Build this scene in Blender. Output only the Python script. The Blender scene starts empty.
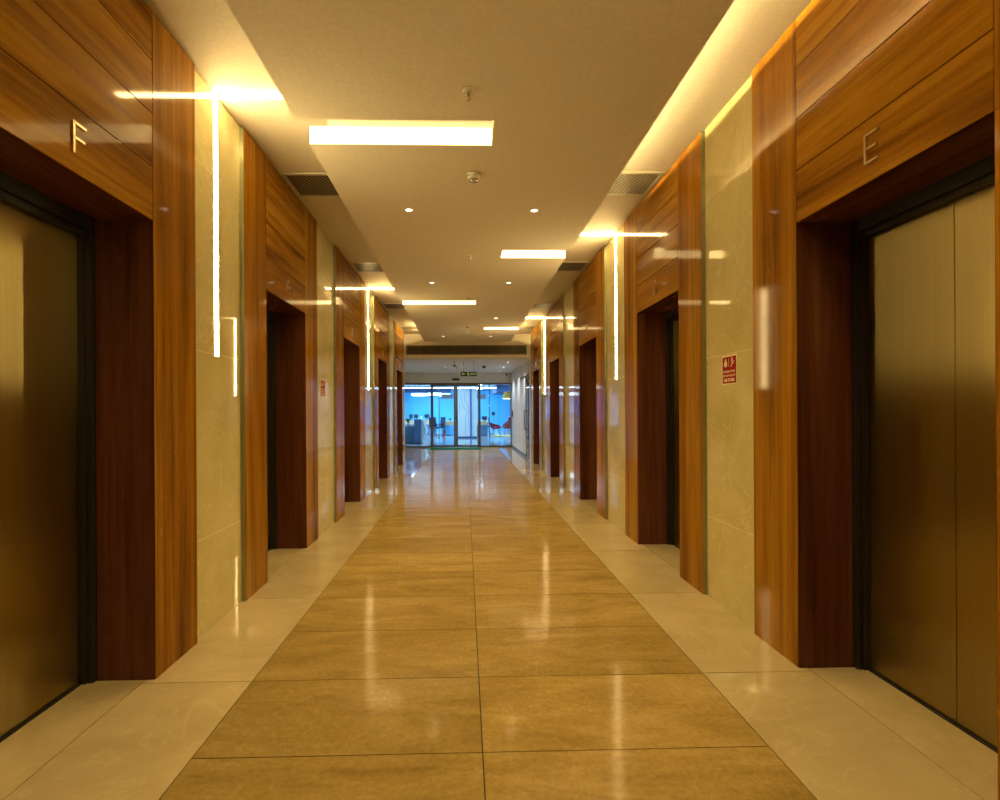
import bpy, bmesh, math, random
from mathutils import Matrix, Vector
random.seed(7)
S = bpy.context.scene
COL = S.collection
R = math.radians
PI = math.pi

# ------------------------------------------------------------------ camera, world, exposure
cam_d = bpy.data.cameras.new('camera')
cam = bpy.data.objects.new('camera', cam_d)
COL.objects.link(cam)
cam_d.sensor_width = 36.0
cam_d.lens = 520 * 36 / 1000
cam_d.shift_x = 0.022
cam_d.shift_y = 0.011
cam_d.clip_start = 0.02
YAW, ROLL = 1.45, -0.3
cam.matrix_world = Matrix.Translation((0, 0, 1.4)) @ Matrix.Rotation(R(-YAW), 4, 'Z') @ Matrix.Rotation(R(90), 4, 'X') @ Matrix.Rotation(R(ROLL), 4, 'Z')
S.camera = cam
W = bpy.data.worlds.new('world')
S.world = W
W.use_nodes = True
W.node_tree.nodes['Background'].inputs[0].default_value = (1.0, 0.75, 0.45, 1)
W.node_tree.nodes['Background'].inputs[1].default_value = 0.0
S.view_settings.view_transform = 'Standard'
S.view_settings.look = 'None'
S.view_settings.exposure = 0.0
S.view_settings.gamma = 1.0
S.view_settings.use_curve_mapping = False
WARM = (1.0, 0.72, 0.29)
SPOT_WARM = (1.0, 0.70, 0.28)
LED_STRENGTH = 95.0
SLOT_STRENGTH = 5.0
COVE_STRENGTH = 650.0
SPOT_W = 100.0
LOBBY_W = 70.0
OFFICE_STRENGTH = 44.0

# ------------------------------------------------------------------ dimensions (metres)
XL, XR = -1.63, 1.80            # faces of the stone portals
CL, CR = -1.66, 1.83            # faces of the cream walls between them
TL, TM, TR = -1.113, 0.066, 1.256   # edges of the middle floor tiles
PL, PR = -1.078, 1.245          # edges of the dropped ceiling panel
ZP, ZPT, ZS = 3.275, 3.403, 3.525    # panel underside, panel top, soffit
CENTRES = [2.245, 4.855, 7.595, 10.405, 13.095]
HO, HW = 0.525, 0.955           # half opening, half portal
ZO, ZT = 2.41, 3.512           # opening height, portal height
LED_Y = [(0.65, 'R'), (3.52, 'L'), (6.22, 'R'), (9.0, 'L'), (11.82, 'R')]
Y0, YB, YB2, YG, YE = -4.0, 14.35, 14.8, 20.1, 38.0
ZL = 2.868                      # lobby ceiling

# ------------------------------------------------------------------ materials
def lin(*c):
    return (*c, 1.0)

def new_mat(name):
    m = bpy.data.materials.new(name)
    m.use_nodes = True
    nt = m.node_tree
    return m, nt, nt.nodes['Principled BSDF']

def ramp(nt, stops, fac):
    r = nt.nodes.new('ShaderNodeValToRGB')
    e = r.color_ramp.elements
    while len(e) < len(stops):
        e.new(0.5)
    for el, (p, c) in zip(e, stops):
        el.position = p
        el.color = (*c, 1)
    nt.links.new(fac, r.inputs[0])
    return r.outputs[0]

def coords(nt, scale, rnd=True):
    tc = nt.nodes.new('ShaderNodeTexCoord')
    mp = nt.nodes.new('ShaderNodeMapping')
    mp.inputs['Scale'].default_value = scale
    src = tc.outputs['Object']
    if rnd:
        oi = nt.nodes.new('ShaderNodeObjectInfo')
        mu = nt.nodes.new('ShaderNodeMath'); mu.operation = 'MULTIPLY'; mu.inputs[1].default_value = 37.0
        nt.links.new(oi.outputs['Random'], mu.inputs[0])
        ad = nt.nodes.new('ShaderNodeVectorMath'); ad.operation = 'ADD'
        nt.links.new(src, ad.inputs[0]); nt.links.new(mu.outputs[0], ad.inputs[1])
        src = ad.outputs[0]
    nt.links.new(src, mp.inputs[0])
    return mp.outputs[0]

def noise(nt, vec, scale=1.0, detail=6.0, rough=0.6, dist=0.0):
    n = nt.nodes.new('ShaderNodeTexNoise')
    n.inputs['Scale'].default_value = scale
    n.inputs['Detail'].default_value = detail
    n.inputs['Roughness'].default_value = rough
    n.inputs['Distortion'].default_value = dist
    nt.links.new(vec, n.inputs['Vector'])
    return n.outputs['Fac']

def mixc(nt, a, b, fac, mode='MIX'):
    m = nt.nodes.new('ShaderNodeMix'); m.data_type = 'RGBA'; m.blend_type = mode
    for sock, v in ((m.inputs[0], fac), (m.inputs[6], a), (m.inputs[7], b)):
        if hasattr(v, 'node'):
            nt.links.new(v, sock)
        else:
            sock.default_value = v
    return m.outputs[2]

def bump(nt, b, h, strength, dist=0.002):
    n = nt.nodes.new('ShaderNodeBump')
    n.inputs['Strength'].default_value = strength
    n.inputs['Distance'].default_value = dist
    nt.links.new(h, n.inputs['Height'])
    nt.links.new(n.outputs[0], b.inputs['Normal'])

def plain(name, col, rough=0.5, metal=0.0, spec=0.5):
    m, nt, b = new_mat(name)
    n = noise(nt, coords(nt, (40, 40, 40)), 1, 3)
    c = ramp(nt, [(0.3, tuple(v * 0.93 for v in col)), (0.7, tuple(min(1, v * 1.04) for v in col))], n)
    nt.links.new(c, b.inputs['Base Color'])
    b.inputs['Roughness'].default_value = rough
    b.inputs['Metallic'].default_value = metal
    b.inputs['Specular IOR Level'].default_value = spec
    return m

def emit(name, col, strength):
    m, nt, b = new_mat(name)
    b.inputs['Base Color'].default_value = (0.8, 0.8, 0.8, 1)
    b.inputs['Emission Color'].default_value = (*col, 1)
    b.inputs['Emission Strength'].default_value = strength
    return m

def honed(nt, b, colour, share):
    """part of the surface is honed, so only a share of it mirrors at a glancing angle"""
    out = nt.nodes['Material Output']
    df = nt.nodes.new('ShaderNodeBsdfDiffuse'); df.inputs['Roughness'].default_value = 0.3
    nt.links.new(colour, df.inputs['Color'])
    mx = nt.nodes.new('ShaderNodeMixShader'); mx.inputs[0].default_value = share
    nt.links.new(b.outputs[0], mx.inputs[1]); nt.links.new(df.outputs[0], mx.inputs[2])
    nt.links.new(mx.outputs[0], out.inputs['Surface'])

def travertine(name, scale, k=(1, 1, 1)):
    m, nt, b = new_mat(name)
    v = coords(nt, scale)
    n1 = noise(nt, v, 1.0, 8, 0.62, 0.4)
    big = noise(nt, coords(nt, tuple(s * 0.35 for s in scale)), 1.0, 3, 0.5)
    cols = [(0.12, 0.042, 0.004), (0.29, 0.131, 0.0095), (0.375, 0.186, 0.016), (0.46, 0.25, 0.03)]
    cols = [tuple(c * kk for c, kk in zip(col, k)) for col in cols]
    base = ramp(nt, list(zip((0.28, 0.45, 0.58, 0.76), cols)), n1)
    tone = ramp(nt, [(0.32, (0.62, 0.50, 0.46)), (0.58, (1, 1, 1))], big)
    c = mixc(nt, base, tone, 0.8, 'MULTIPLY')
    fine = noise(nt, coords(nt, tuple(q * 4.5 if q > 1 else q * 2.2 for q in scale)), 1.0, 6, 0.65, 0.2)
    c = mixc(nt, c, ramp(nt, [(0.34, (0.60, 0.52, 0.48)), (0.52, (1, 1, 1)), (0.72, (1.22, 1.2, 1.15))], fine), 0.55, 'MULTIPLY')
    sp = noise(nt, coords(nt, (1, 1, 1)), 95.0, 2, 0.5)
    pits = ramp(nt, [(0.26, (0.45, 0.4, 0.35)), (0.33, (1, 1, 1))], sp)
    c = mixc(nt, c, pits, 0.8, 'MULTIPLY')
    fl = noise(nt, coords(nt, tuple(max(0.25, q / 7) for q in scale)), 48.0, 2, 0.5)
    flm = ramp(nt, [(0.68, (0, 0, 0)), (0.76, (0.25, 0.25, 0.25))], fl)
    c = mixc(nt, c, (0.5 * k[0], 0.32 * k[1], 0.10 * k[2], 1), flm)
    nt.links.new(c, b.inputs['Base Color'])
    b.inputs['Roughness'].default_value = 0.07
    b.inputs['Specular IOR Level'].default_value = 0.24
    bump(nt, b, n1, 0.02, 0.002)
    honed(nt, b, c, 0.45)
    return m

M = {}
M['stone_v'] = travertine('travertine_upright', (7, 7, 0.35))
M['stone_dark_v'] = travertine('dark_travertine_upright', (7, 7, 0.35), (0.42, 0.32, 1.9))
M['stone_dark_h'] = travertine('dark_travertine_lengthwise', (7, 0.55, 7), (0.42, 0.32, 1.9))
M['stone_h'] = travertine('travertine_lengthwise', (7, 0.55, 7))

def marble(name, c0, c1, vein, rough, scale=1.0, vs=0.5, island=False):
    m, nt, b = new_mat(name)
    v = coords(nt, (scale, scale, scale), rnd=not island)
    if island:
        g = nt.nodes.new('ShaderNodeNewGeometry')
        mu = nt.nodes.new('ShaderNodeMath'); mu.operation = 'MULTIPLY'; mu.inputs[1].default_value = 53.0
        nt.links.new(g.outputs['Random Per Island'], mu.inputs[0])
        ad = nt.nodes.new('ShaderNodeVectorMath'); ad.operation = 'ADD'
        nt.links.new(v, ad.inputs[0]); nt.links.new(mu.outputs[0], ad.inputs[1])
        v = ad.outputs[0]
    n1 = noise(nt, v, 1.6, 7, 0.6, 0.8)
    c = ramp(nt, [(0.3, c0), (0.68, c1)], n1)
    n2 = noise(nt, v, 2.3, 5, 0.55, 1.6)
    vm = ramp(nt, [(0.485, (0, 0, 0)), (0.5, (1, 1, 1)), (0.515, (0, 0, 0))], n2)
    sc = nt.nodes.new('ShaderNodeMath'); sc.operation = 'MULTIPLY'; sc.inputs[1].default_value = vs
    nt.links.new(vm, sc.inputs[0])
    c = mixc(nt, c, (*vein, 1), sc.outputs[0])
    if island:
        t = ramp(nt, [(0.0, (0.93, 0.92, 0.90)), (1.0, (1.04, 1.03, 1.02))], g.outputs['Random Per Island'])
        c = mixc(nt, c, t, 1.0, 'MULTIPLY')
    nt.links.new(c, b.inputs['Base Color'])
    b.inputs['Roughness'].default_value = rough
    return m, nt, b

M['cream'] = marble('cream_marble', (0.50, 0.43, 0.19), (0.61, 0.54, 0.29), (0.70, 0.64, 0.42), 0.03, 1.2, 0.55)[0]
M['border'] = marble('cream_floor_marble', (0.42, 0.345, 0.19), (0.54, 0.45, 0.27), (0.60, 0.52, 0.33), 0.05, 1.0, 0.35, True)[0]

def middle_tile():
    m, nt, b = new_mat('beige_floor_marble')
    g = nt.nodes.new('ShaderNodeNewGeometry')
    mu = nt.nodes.new('ShaderNodeMath'); mu.operation = 'MULTIPLY'; mu.inputs[1].default_value = 91.0
    nt.links.new(g.outputs['Random Per Island'], mu.inputs[0])
    def vec(scale):
        v = coords(nt, scale, rnd=False)
        ad = nt.nodes.new('ShaderNodeVectorMath'); ad.operation = 'ADD'
        nt.links.new(v, ad.inputs[0]); nt.links.new(mu.outputs[0], ad.inputs[1])
        return ad.outputs[0]
    n1 = noise(nt, vec((1.0, 3.2, 1)), 1.6, 8, 0.65, 0.7)
    c = ramp(nt, [(0.28, (0.25, 0.172, 0.050)), (0.5, (0.34, 0.243, 0.080)), (0.72, (0.43, 0.32, 0.125))], n1)
    sp = noise(nt, vec((1, 1, 1)), 40, 4, 0.6)
    c = mixc(nt, c, ramp(nt, [(0.3, (0.8, 0.78, 0.75)), (0.65, (1.05, 1.05, 1.05))], sp), 0.8, 'MULTIPLY')
    n2 = noise(nt, vec((1, 1, 1)), 2.1, 4, 0.55, 2.0)
    vm = ramp(nt, [(0.490, (0, 0, 0)), (0.5, (0.12, 0.12, 0.12)), (0.510, (0, 0, 0))], n2)
    c = mixc(nt, c, (0.62, 0.48, 0.27, 1), vm)
    t = ramp(nt, [(0.0, (0.86, 0.85, 0.83)), (1.0, (1.06, 1.05, 1.04))], g.outputs['Random Per Island'])
    c = mixc(nt, c, t, 1.0, 'MULTIPLY')
    nt.links.new(c, b.inputs['Base Color'])
    b.inputs['Roughness'].default_value = 0.12
    b.inputs['Specular IOR Level'].default_value = 0.2
    wav = noise(nt, coords(nt, (0.4, 5.0, 1), rnd=False), 2.2, 2, 0.4)
    bump(nt, b, wav, 0.10, 0.004)
    honed(nt, b, c, 0.62)
    return m
M['tile'] = middle_tile()
M['grout'] = plain('dark_grout', (0.03, 0.022, 0.012), 0.8)
M['paint'] = plain('ceiling_paint', (0.67, 0.61, 0.52), 0.75, 0, 0.3)
M['white'] = plain('lobby_paint', (0.74, 0.73, 0.72), 0.6, 0, 0.3)
M['black_metal'] = plain('black_steel', (0.018, 0.017, 0.016), 0.32, 0.0, 0.5)
M['dark_back'] = plain('dark_gap', (0.012, 0.009, 0.007), 0.8)
M['trim'] = plain('grey_green_trim', (0.33, 0.36, 0.22), 0.3, 0.75)
M['brass'] = plain('brass_letter', (0.78, 0.62, 0.38), 0.28, 1.0)
M['vent_frame'] = plain('vent_frame_paint', (0.60, 0.55, 0.44), 0.5)
M['vent_dark'] = plain('vent_core', (0.30, 0.25, 0.16), 0.4, 0.3)
M['grille'] = plain('bronze_grille', (0.13, 0.095, 0.06), 0.45, 0.3)
M['plastic'] = plain('white_plastic', (0.72, 0.70, 0.62), 0.4)
M['chrome'] = plain('chrome', (0.7, 0.7, 0.68), 0.15, 1.0)
M['dark_plastic'] = plain('black_plastic', (0.02, 0.02, 0.022), 0.4)
M['frame_grey'] = plain('grey_aluminium', (0.11, 0.115, 0.125), 0.4, 0.4)
M['red'] = plain('red_sign', (0.30, 0.002, 0.004), 0.5, 0, 0.1)
M['sign_cream'] = plain('sign_edge', (0.78, 0.74, 0.45), 0.45)
M['green'] = plain('green_mat', (0.003, 0.13, 0.045), 0.95, 0, 0.03)
M['exit_green'] = plain('exit_green', (0.010, 0.045, 0.015), 0.4)
M['exit_mark'] = emit('exit_marking', (0.30, 0.80, 0.12), 0.30)
M['led'] = emit('led_diffuser', WARM, LED_STRENGTH)
M['led_ceiling'] = emit('led_ceiling_diffuser', WARM, LED_STRENGTH * 0.8)
M['slot'] = emit('slot_diffuser', WARM, SLOT_STRENGTH)
M['cove'] = emit('cove_led', WARM, COVE_STRENGTH)
M['lens'] = emit('warm_lens', (1.0, 0.78, 0.5), 9.0)
M['lens_white'] = emit('white_lens', (1.0, 0.95, 0.85), 9.0)
M['desk_blue'] = plain('blue_grey_laminate', (0.02, 0.11, 0.19), 0.45)
M['desk_pale'] = plain('pale_laminate', (0.10, 0.19, 0.36), 0.4)
M['wood_pale'] = plain('pale_oak', (0.62, 0.50, 0.33), 0.5)
M['wood_leg'] = plain('oak_leg', (0.55, 0.33, 0.14), 0.5)
M['red_fabric'] = plain('red_upholstery', (0.22, 0.012, 0.03), 0.8)
M['blue_fabric'] = plain('blue_upholstery', (0.03, 0.16, 0.42), 0.8)
M['navy'] = plain('navy_mesh', (0.012, 0.025, 0.07), 0.6)
M['leaf'] = plain('leaf_green', (0.03, 0.22, 0.10), 0.5)
M['pot'] = plain('pot_white', (0.6, 0.62, 0.64), 0.4)
M['office_blue'] = plain('blue_glass_wall', (0.07, 0.44, 0.86), 0.35)
M['office_pale'] = plain('pale_blue_wall', (0.42, 0.66, 0.86), 0.35)
M['office_floor'] = marble('pale_office_tile', (0.42, 0.50, 0.56), (0.54, 0.62, 0.68), (0.6, 0.66, 0.7), 0.08, 0.8, 0.3)[0]
M['office_ceiling'] = plain('office_ceiling_paint', (0.45, 0.62, 0.75), 0.7)
M['bulkhead_blue'] = plain('blue_bulkhead', (0.01, 0.07, 0.24), 0.6)
M['rug'] = plain('yellow_rug', (0.38, 0.38, 0.20), 0.95)
M['yellow'] = plain('yellow_shade', (0.80, 0.42, 0.03), 0.6)
M['grey_felt'] = plain('grey_felt', (0.23, 0.24, 0.27), 0.85)
M['fire_red'] = plain('extinguisher_red', (0.22, 0.03, 0.03), 0.35)
M['pillar'] = plain('pillar_laminate', (0.80, 0.86, 0.88), 0.4)
M['pillar_line'] = plain('pillar_line', (0.25, 0.38, 0.5), 0.5)
M['pillar_blue'] = plain('pillar_blue_edge', (0.08, 0.20, 0.55), 0.5)
M['office_fill'] = emit('office_fill_glow', (0.62, 0.86, 1.0), OFFICE_STRENGTH)  # glow of the panels added to light the office
M['ring_light'] = emit('ring_lamp', (0.75, 0.92, 1.0), 6.0)
M['line_lamp'] = emit('line_lamp', (0.75, 0.92, 1.0), 26.0)
M['shade_lit'] = emit('lit_shade_lens', (1.0, 0.85, 0.5), 2.5)

def glass(name, tint, refl):
    m = bpy.data.materials.new(name); m.use_nodes = True
    nt = m.node_tree; nt.nodes.clear()
    out = nt.nodes.new('ShaderNodeOutputMaterial')
    tr = nt.nodes.new('ShaderNodeBsdfTransparent'); tr.inputs[0].default_value = (*tint, 1)
    gl = nt.nodes.new('ShaderNodeBsdfGlossy'); gl.inputs['Roughness'].default_value = 0.01
    fr = nt.nodes.new('ShaderNodeFresnel'); fr.inputs[0].default_value = refl
    mx = nt.nodes.new('ShaderNodeMixShader')
    nt.links.new(fr.outputs[0], mx.inputs[0]); nt.links.new(tr.outputs[0], mx.inputs[1]); nt.links.new(gl.outputs[0], mx.inputs[2])
    nt.links.new(mx.outputs[0], out.inputs[0])
    return m
M['glass'] = glass('clear_glass', (0.90, 0.95, 0.97), 1.4)

def brushed():
    m, nt, b = new_mat('brushed_bronze_steel')
    n = noise(nt, coords(nt, (1, 160, 1.2)), 1.0, 4, 0.6)
    c = ramp(nt, [(0.3, (0.33, 0.265, 0.115)), (0.7, (0.38, 0.305, 0.135))], n)
    nt.links.new(c, b.inputs['Base Color'])
    b.inputs['Metallic'].default_value = 1.0
    b.inputs['Roughness'].default_value = 0.28
    b.inputs['Anisotropic'].default_value = 0.96
    tg = nt.nodes.new('ShaderNodeTangent'); tg.direction_type = 'RADIAL'; tg.axis = 'Z'
    nt.links.new(tg.outputs[0], b.inputs['Tangent'])
    return m
M['door'] = brushed()

# ------------------------------------------------------------------ mesh helpers
def box(bm, x0, x1, y0, y1, z0, z1, mi=0, bev=0.0):
    tmp = bmesh.new()
    bmesh.ops.create_cube(tmp, size=1.0)
    for v in tmp.verts:
        v.co = Vector(((x0 + x1) / 2 + v.co.x * (x1 - x0), (y0 + y1) / 2 + v.co.y * (y1 - y0), (z0 + z1) / 2 + v.co.z * (z1 - z0)))
    if bev:
        bmesh.ops.bevel(tmp, geom=list(tmp.edges), offset=bev, segments=2, affect='EDGES', profile=0.5)
    merge(bm, tmp, mi)

def merge(bm, tmp, mi=0, mat=None):
    vm = {}
    for v in tmp.verts:
        vm[v] = bm.verts.new(mat @ v.co if mat else v.co)
    for f in tmp.faces:
        try:
            nf = bm.faces.new([vm[v] for v in f.verts])
            nf.material_index = mi
            nf.smooth = f.smooth
        except ValueError:
            pass
    tmp.free()

def cyl(bm, c, r, h, axis='Z', seg=24, r2=None, mi=0, smooth=True):
    tmp = bmesh.new()
    bmesh.ops.create_cone(tmp, cap_ends=True, segments=seg, radius1=r, radius2=r if r2 is None else r2, depth=h)
    for f in tmp.faces:
        f.smooth = smooth and len(f.verts) == 4
    rot = {'Z': Matrix.Identity(4), 'X': Matrix.Rotation(PI / 2, 4, 'Y'), 'Y': Matrix.Rotation(-PI / 2, 4, 'X')}[axis]
    merge(bm, tmp, mi, Matrix.Translation(c) @ rot)

def lathe(bm, prof, c=(0, 0, 0), seg=28, mi=0):
    rings = []
    for r, z in prof:
        if r < 1e-5:
            rings.append([bm.verts.new((c[0], c[1], c[2] + z))])
        else:
            rings.append([bm.verts.new((c[0] + r * math.cos(2 * PI * k / seg), c[1] + r * math.sin(2 * PI * k / seg), c[2] + z)) for k in range(seg)])
    for a, b in zip(rings, rings[1:]):
        for k in range(seg):
            k2 = (k + 1) % seg
            if len(a) == 1 and len(b) == 1:
                continue
            if len(a) == 1:
                f = bm.faces.new((a[0], b[k2], b[k]))
            elif len(b) == 1:
                f = bm.faces.new((a[k], a[k2], b[0]))
            else:
                f = bm.faces.new((a[k], a[k2], b[k2], b[k]))
            f.smooth = True; f.material_index = mi

def prism(bm, pts, d0, d1, axis='X', mi=0):
    """a polygon of (u, v) extruded along an axis: X -> (d, u, v), Y -> (u, d, v), Z -> (u, v, d)"""
    def P(u, v, d):
        return {'X': (d, u, v), 'Y': (u, d, v), 'Z': (u, v, d)}[axis]
    a = [bm.verts.new(P(u, v, d0)) for u, v in pts]
    b = [bm.verts.new(P(u, v, d1)) for u, v in pts]
    fs = [bm.faces.new(a), bm.faces.new(b)]
    n = len(pts)
    for k in range(n):
        fs.append(bm.faces.new((a[k], a[(k + 1) % n], b[(k + 1) % n], b[k])))
    for f in fs:
        f.material_index = mi

def tube(bm, pts, r, seg=8, mi=0):
    for p, q in zip(pts, pts[1:]):
        p, q = Vector(p), Vector(q)
        d = q - p
        if d.length < 1e-6:
            continue
        tmp = bmesh.new()
        bmesh.ops.create_cone(tmp, cap_ends=True, segments=seg, radius1=r, radius2=r, depth=d.length)
        for f in tmp.faces:
            f.smooth = len(f.verts) == 4
        merge(bm, tmp, mi, Matrix.Translation((p + q) / 2) @ d.to_track_quat('Z', 'Y').to_matrix().to_4x4())

def obj(name, bm, mats, parent=None, loc=(0, 0, 0), rotz=0.0):
    bmesh.ops.recalc_face_normals(bm, faces=bm.faces)
    me = bpy.data.meshes.new(name)
    bm.to_mesh(me); bm.free()
    for m in (mats if isinstance(mats, (list, tuple)) else [mats]):
        me.materials.append(m)
    o = bpy.data.objects.new(name, me)
    COL.objects.link(o)
    o.location = loc
    o.rotation_euler = (0, 0, rotz)
    if parent:
        o.parent = parent
    return o

def bxo(name, dims, mat, parent=None, bev=0.0, loc=(0, 0, 0)):
    bm = bmesh.new()
    box(bm, *dims, bev=bev)
    return obj(name, bm, mat, parent, loc)

def tag(o, label, cat, group=None, kind='thing'):
    o['label'] = label; o['category'] = cat; o['kind'] = kind
    if group:
        o['group'] = group
    return o

def thing(name, label, cat, loc=(0, 0, 0), rotz=0.0, group=None):
    o = bpy.data.objects.new(name, None)
    o.empty_display_size = 0.1
    COL.objects.link(o)
    o.location = loc; o.rotation_euler = (0, 0, rotz)
    return tag(o, label, cat, group)

def struct(o):
    o['kind'] = 'structure'
    return o

def dup(root, loc, label, rotz=None, group=None):
    r = root.copy(); COL.objects.link(r)
    r.location = loc; r['label'] = label
    if rotz is not None:
        r.rotation_euler = (0, 0, rotz)
    if group:
        r['group'] = group
    for ch in list(root.children):
        if ch.get('no_copy'):
            continue
        c = ch.copy(); COL.objects.link(c); c.parent = r
        for g in list(ch.children):
            d = g.copy(); COL.objects.link(d); d.parent = c
    return r

def text(name, body, size, mat, parent, xf, extrude=0.0008, align='CENTER', weight=0.0):
    cu = bpy.data.curves.new(name, 'FONT')
    cu.body = body; cu.size = size; cu.extrude = extrude; cu.align_x = align; cu.align_y = 'CENTER'; cu.offset = weight
    t = bpy.data.objects.new(name, cu); COL.objects.link(t)
    dg = bpy.context.evaluated_depsgraph_get()
    me = bpy.data.meshes.new_from_object(t.evaluated_get(dg))
    bpy.data.objects.remove(t)
    me.transform(xf)
    me.materials.clear(); me.materials.append(mat)
    o = bpy.data.objects.new(name, me); COL.objects.link(o)
    if parent:
        o.parent = parent
    return o

def face_x(x, y, z):      # text frame on a face looking along +X, reading along +Y
    return Matrix(((0, 0, 1, x), (1, 0, 0, y), (0, 1, 0, z), (0, 0, 0, 1)))

def face_my(x, y, z):     # text frame on a face looking along -Y, reading along +X
    return Matrix(((1, 0, 0, x), (0, 0, -1, y), (0, 1, 0, z), (0, 0, 0, 1)))

def spot(loc, watts, col, angle=120, blend=0.6, size=0.05, parent=None):
    l = bpy.data.lights.new('lamp', 'SPOT')
    l.energy = watts; l.color = col; l.spot_size = R(angle); l.spot_blend = blend; l.shadow_soft_size = size
    o = bpy.data.objects.new('lamp', l); COL.objects.link(o)
    o.location = loc
    if parent:
        o.parent = parent
    o['no_copy'] = 1
    return o

# ------------------------------------------------------------------ floor
def slab(bm, x0, x1, y0, y1, mi, z=0.0, g=0.0026, t=0.012):
    box(bm, x0 + g, x1 - g, y0 + g, y1 - g, z - t, z, mi)

bm = bmesh.new()
box(bm, -2.45, 2.40, Y0, YG + 0.06, -0.05, -0.004, 2)
YJ = 2.735
k0 = int(math.floor((Y0 - YJ) / 0.604))
k1 = int(math.ceil((YG - YJ) / 0.604))
for k in range(k0, k1):
    a, b = YJ + k * 0.604, min(YJ + (k + 1) * 0.604, YG + 0.06)
    slab(bm, TL, TM, a, b, 0)
    slab(bm, TM, TR, a, b, 0)
for k in range(k0 // 2, k1 // 2 + 1):
    a, b = YJ + k * 1.208, min(YJ + (k + 1) * 1.208, YG + 0.06)
    slab(bm, XL - 0.05, TL, a, b, 1)
    slab(bm, TR, XR + 0.05, a, b, 1)
    if b > YB:
        slab(bm, -2.45, XL - 0.05, max(a, YB), b, 1)
for c in CENTRES:
    slab(bm, XL - 0.36, XL - 0.05, c - HO, c + HO, 1)
    slab(bm, XR + 0.05, XR + 0.36, c - HO, c + HO, 1)
floor = struct(obj('floor', bm, [M['tile'], M['border'], M['grout']]))

# ------------------------------------------------------------------ cream walls between the portals
def spans():
    out, y = [], Y0
    for c in CENTRES:
        out.append((y, c - HW)); y = c + HW
    out.append((y, YB))
    return out

JOINTS = [0.0, 0.60, 1.787, 2.975, ZS]
def cream_wall(name, x0, x1, face):
    bm = bmesh.new()
    for a, b in spans():
        for z0, z1 in zip(JOINTS, JOINTS[1:]):
            box(bm, x0, x1, a, b, z0 + 0.0015, z1 - 0.0015, 0)
        back = (x0, x1 - 0.0006) if face > 0 else (x0 + 0.0006, x1)
        box(bm, back[0], back[1], a + 0.002, b - 0.002, 0.002, ZS - 0.002, 1)
    return struct(obj(name, bm, [M['cream'], M['sign_cream']]))
cream_wall('wall_left', CL - 0.25, CL, 1)
cream_wall('wall_right', CR, CR + 0.25, -1)
bm = bmesh.new()
box(bm, CL - 0.25, CR + 0.25, Y0 - 0.2, Y0, 0, ZS)
struct(obj('wall_rear', bm, M['cream']))

# ------------------------------------------------------------------ ceiling: soffit, dropped panel, beam
bm = bmesh.new()
box(bm, CL - 0.3, CR + 0.3, Y0 - 0.2, YB2, ZS, ZS + 0.1)
struct(obj('ceiling', bm, M['paint']))

SW = 0.162
def panel_outline(x0, x1, ya, yb, inset=0.0):
    left, right = [], []
    for y, s in LED_Y:
        if s == 'L':
            left += [(x0, y - SW), (0.20, y - SW), (0.20, y + SW), (x0, y + SW)]
        else:
            right += [(x1, y - SW), (0.45, y - SW), (0.45, y + SW), (x1, y + SW)]
    return [(x0, ya)] + left + [(x0, yb), (x1, yb)] + right[::-1] + [(x1, ya)]
bm = bmesh.new()
prism(bm, panel_outline(PL, PR, Y0, 13.95), ZP, ZPT, 'Z')
bmesh.ops.triangulate(bm, faces=[f for f in bm.faces if len(f.verts) > 4])
box(bm, PR - 0.012, PR, 0.86, LED_Y[2][0] - SW - 0.02, ZPT, ZPT + 0.040)
panel = struct(obj('ceiling_panel', bm, M['paint']))
bm = bmesh.new()
box(bm, PL + 0.14, PR - 0.14, Y0, 13.81, ZPT, ZS)
struct(obj('ceiling_plenum', bm, M['paint'], panel))

bm = bmesh.new()
box(bm, -2.45, XR + 0.25, YB, YB2, ZL, ZS)
struct(obj('trim_beam', bm, M['paint']))
bm = bmesh.new()
box(bm, -2.45, XR + 0.25, YB2, YG + 0.1, ZL, ZL + 0.1)
struct(obj('ceiling_lobby', bm, M['white']))

# ------------------------------------------------------------------ lobby and office shell
bm = bmesh.new()
box(bm, XR + 0.01, XR + 0.2, YB, 14.50, 0, ZL)
box(bm, XR + 0.01, XR + 0.2, 15.56, YG + 0.1, 0, ZL)
box(bm, XR + 0.01, XR + 0.2, 14.50, 15.56, 2.42, ZL)
box(bm, XR + 0.16, XR + 0.2, 14.50, 15.56, 0, 2.42)
struct(obj('wall_lobby_right', bm, M['white']))
bm = bmesh.new()
box(bm, -2.65, -2.45, YB, YG + 0.1, 0, ZS)
struct(obj('wall_lobby_left', bm, M['white']))
bm = bmesh.new()
box(bm, -2.45, XL - 0.02, YB - 0.06, YB, 0, ZS)
struct(obj('wall_lobby_front', bm, M['white']))
bm = bmesh.new()
box(bm, -2.45, XR + 0.01, YG, YG + 0.14, 2.49, ZL)
struct(obj('wall_lobby_header', bm, M['white']))
bm = bmesh.new()
box(bm, XR - 0.004, XR + 0.01, 15.60, YG - 0.02, 0, 0.09)
struct(obj('baseboard_lobby', bm, M['frame_grey']))
OX0, OX1, OZ = -7.0, 7.0, 2.95
bm = bmesh.new()
box(bm, OX0, OX1, YG + 0.06, YE, -0.05, 0.0)
struct(obj('floor_office', bm, M['office_floor']))
bm = bmesh.new()
box(bm, OX0, OX1, YG + 0.14, YE, OZ, OZ + 0.1)
struct(obj('ceiling_office', bm, M['office_ceiling']))
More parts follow.
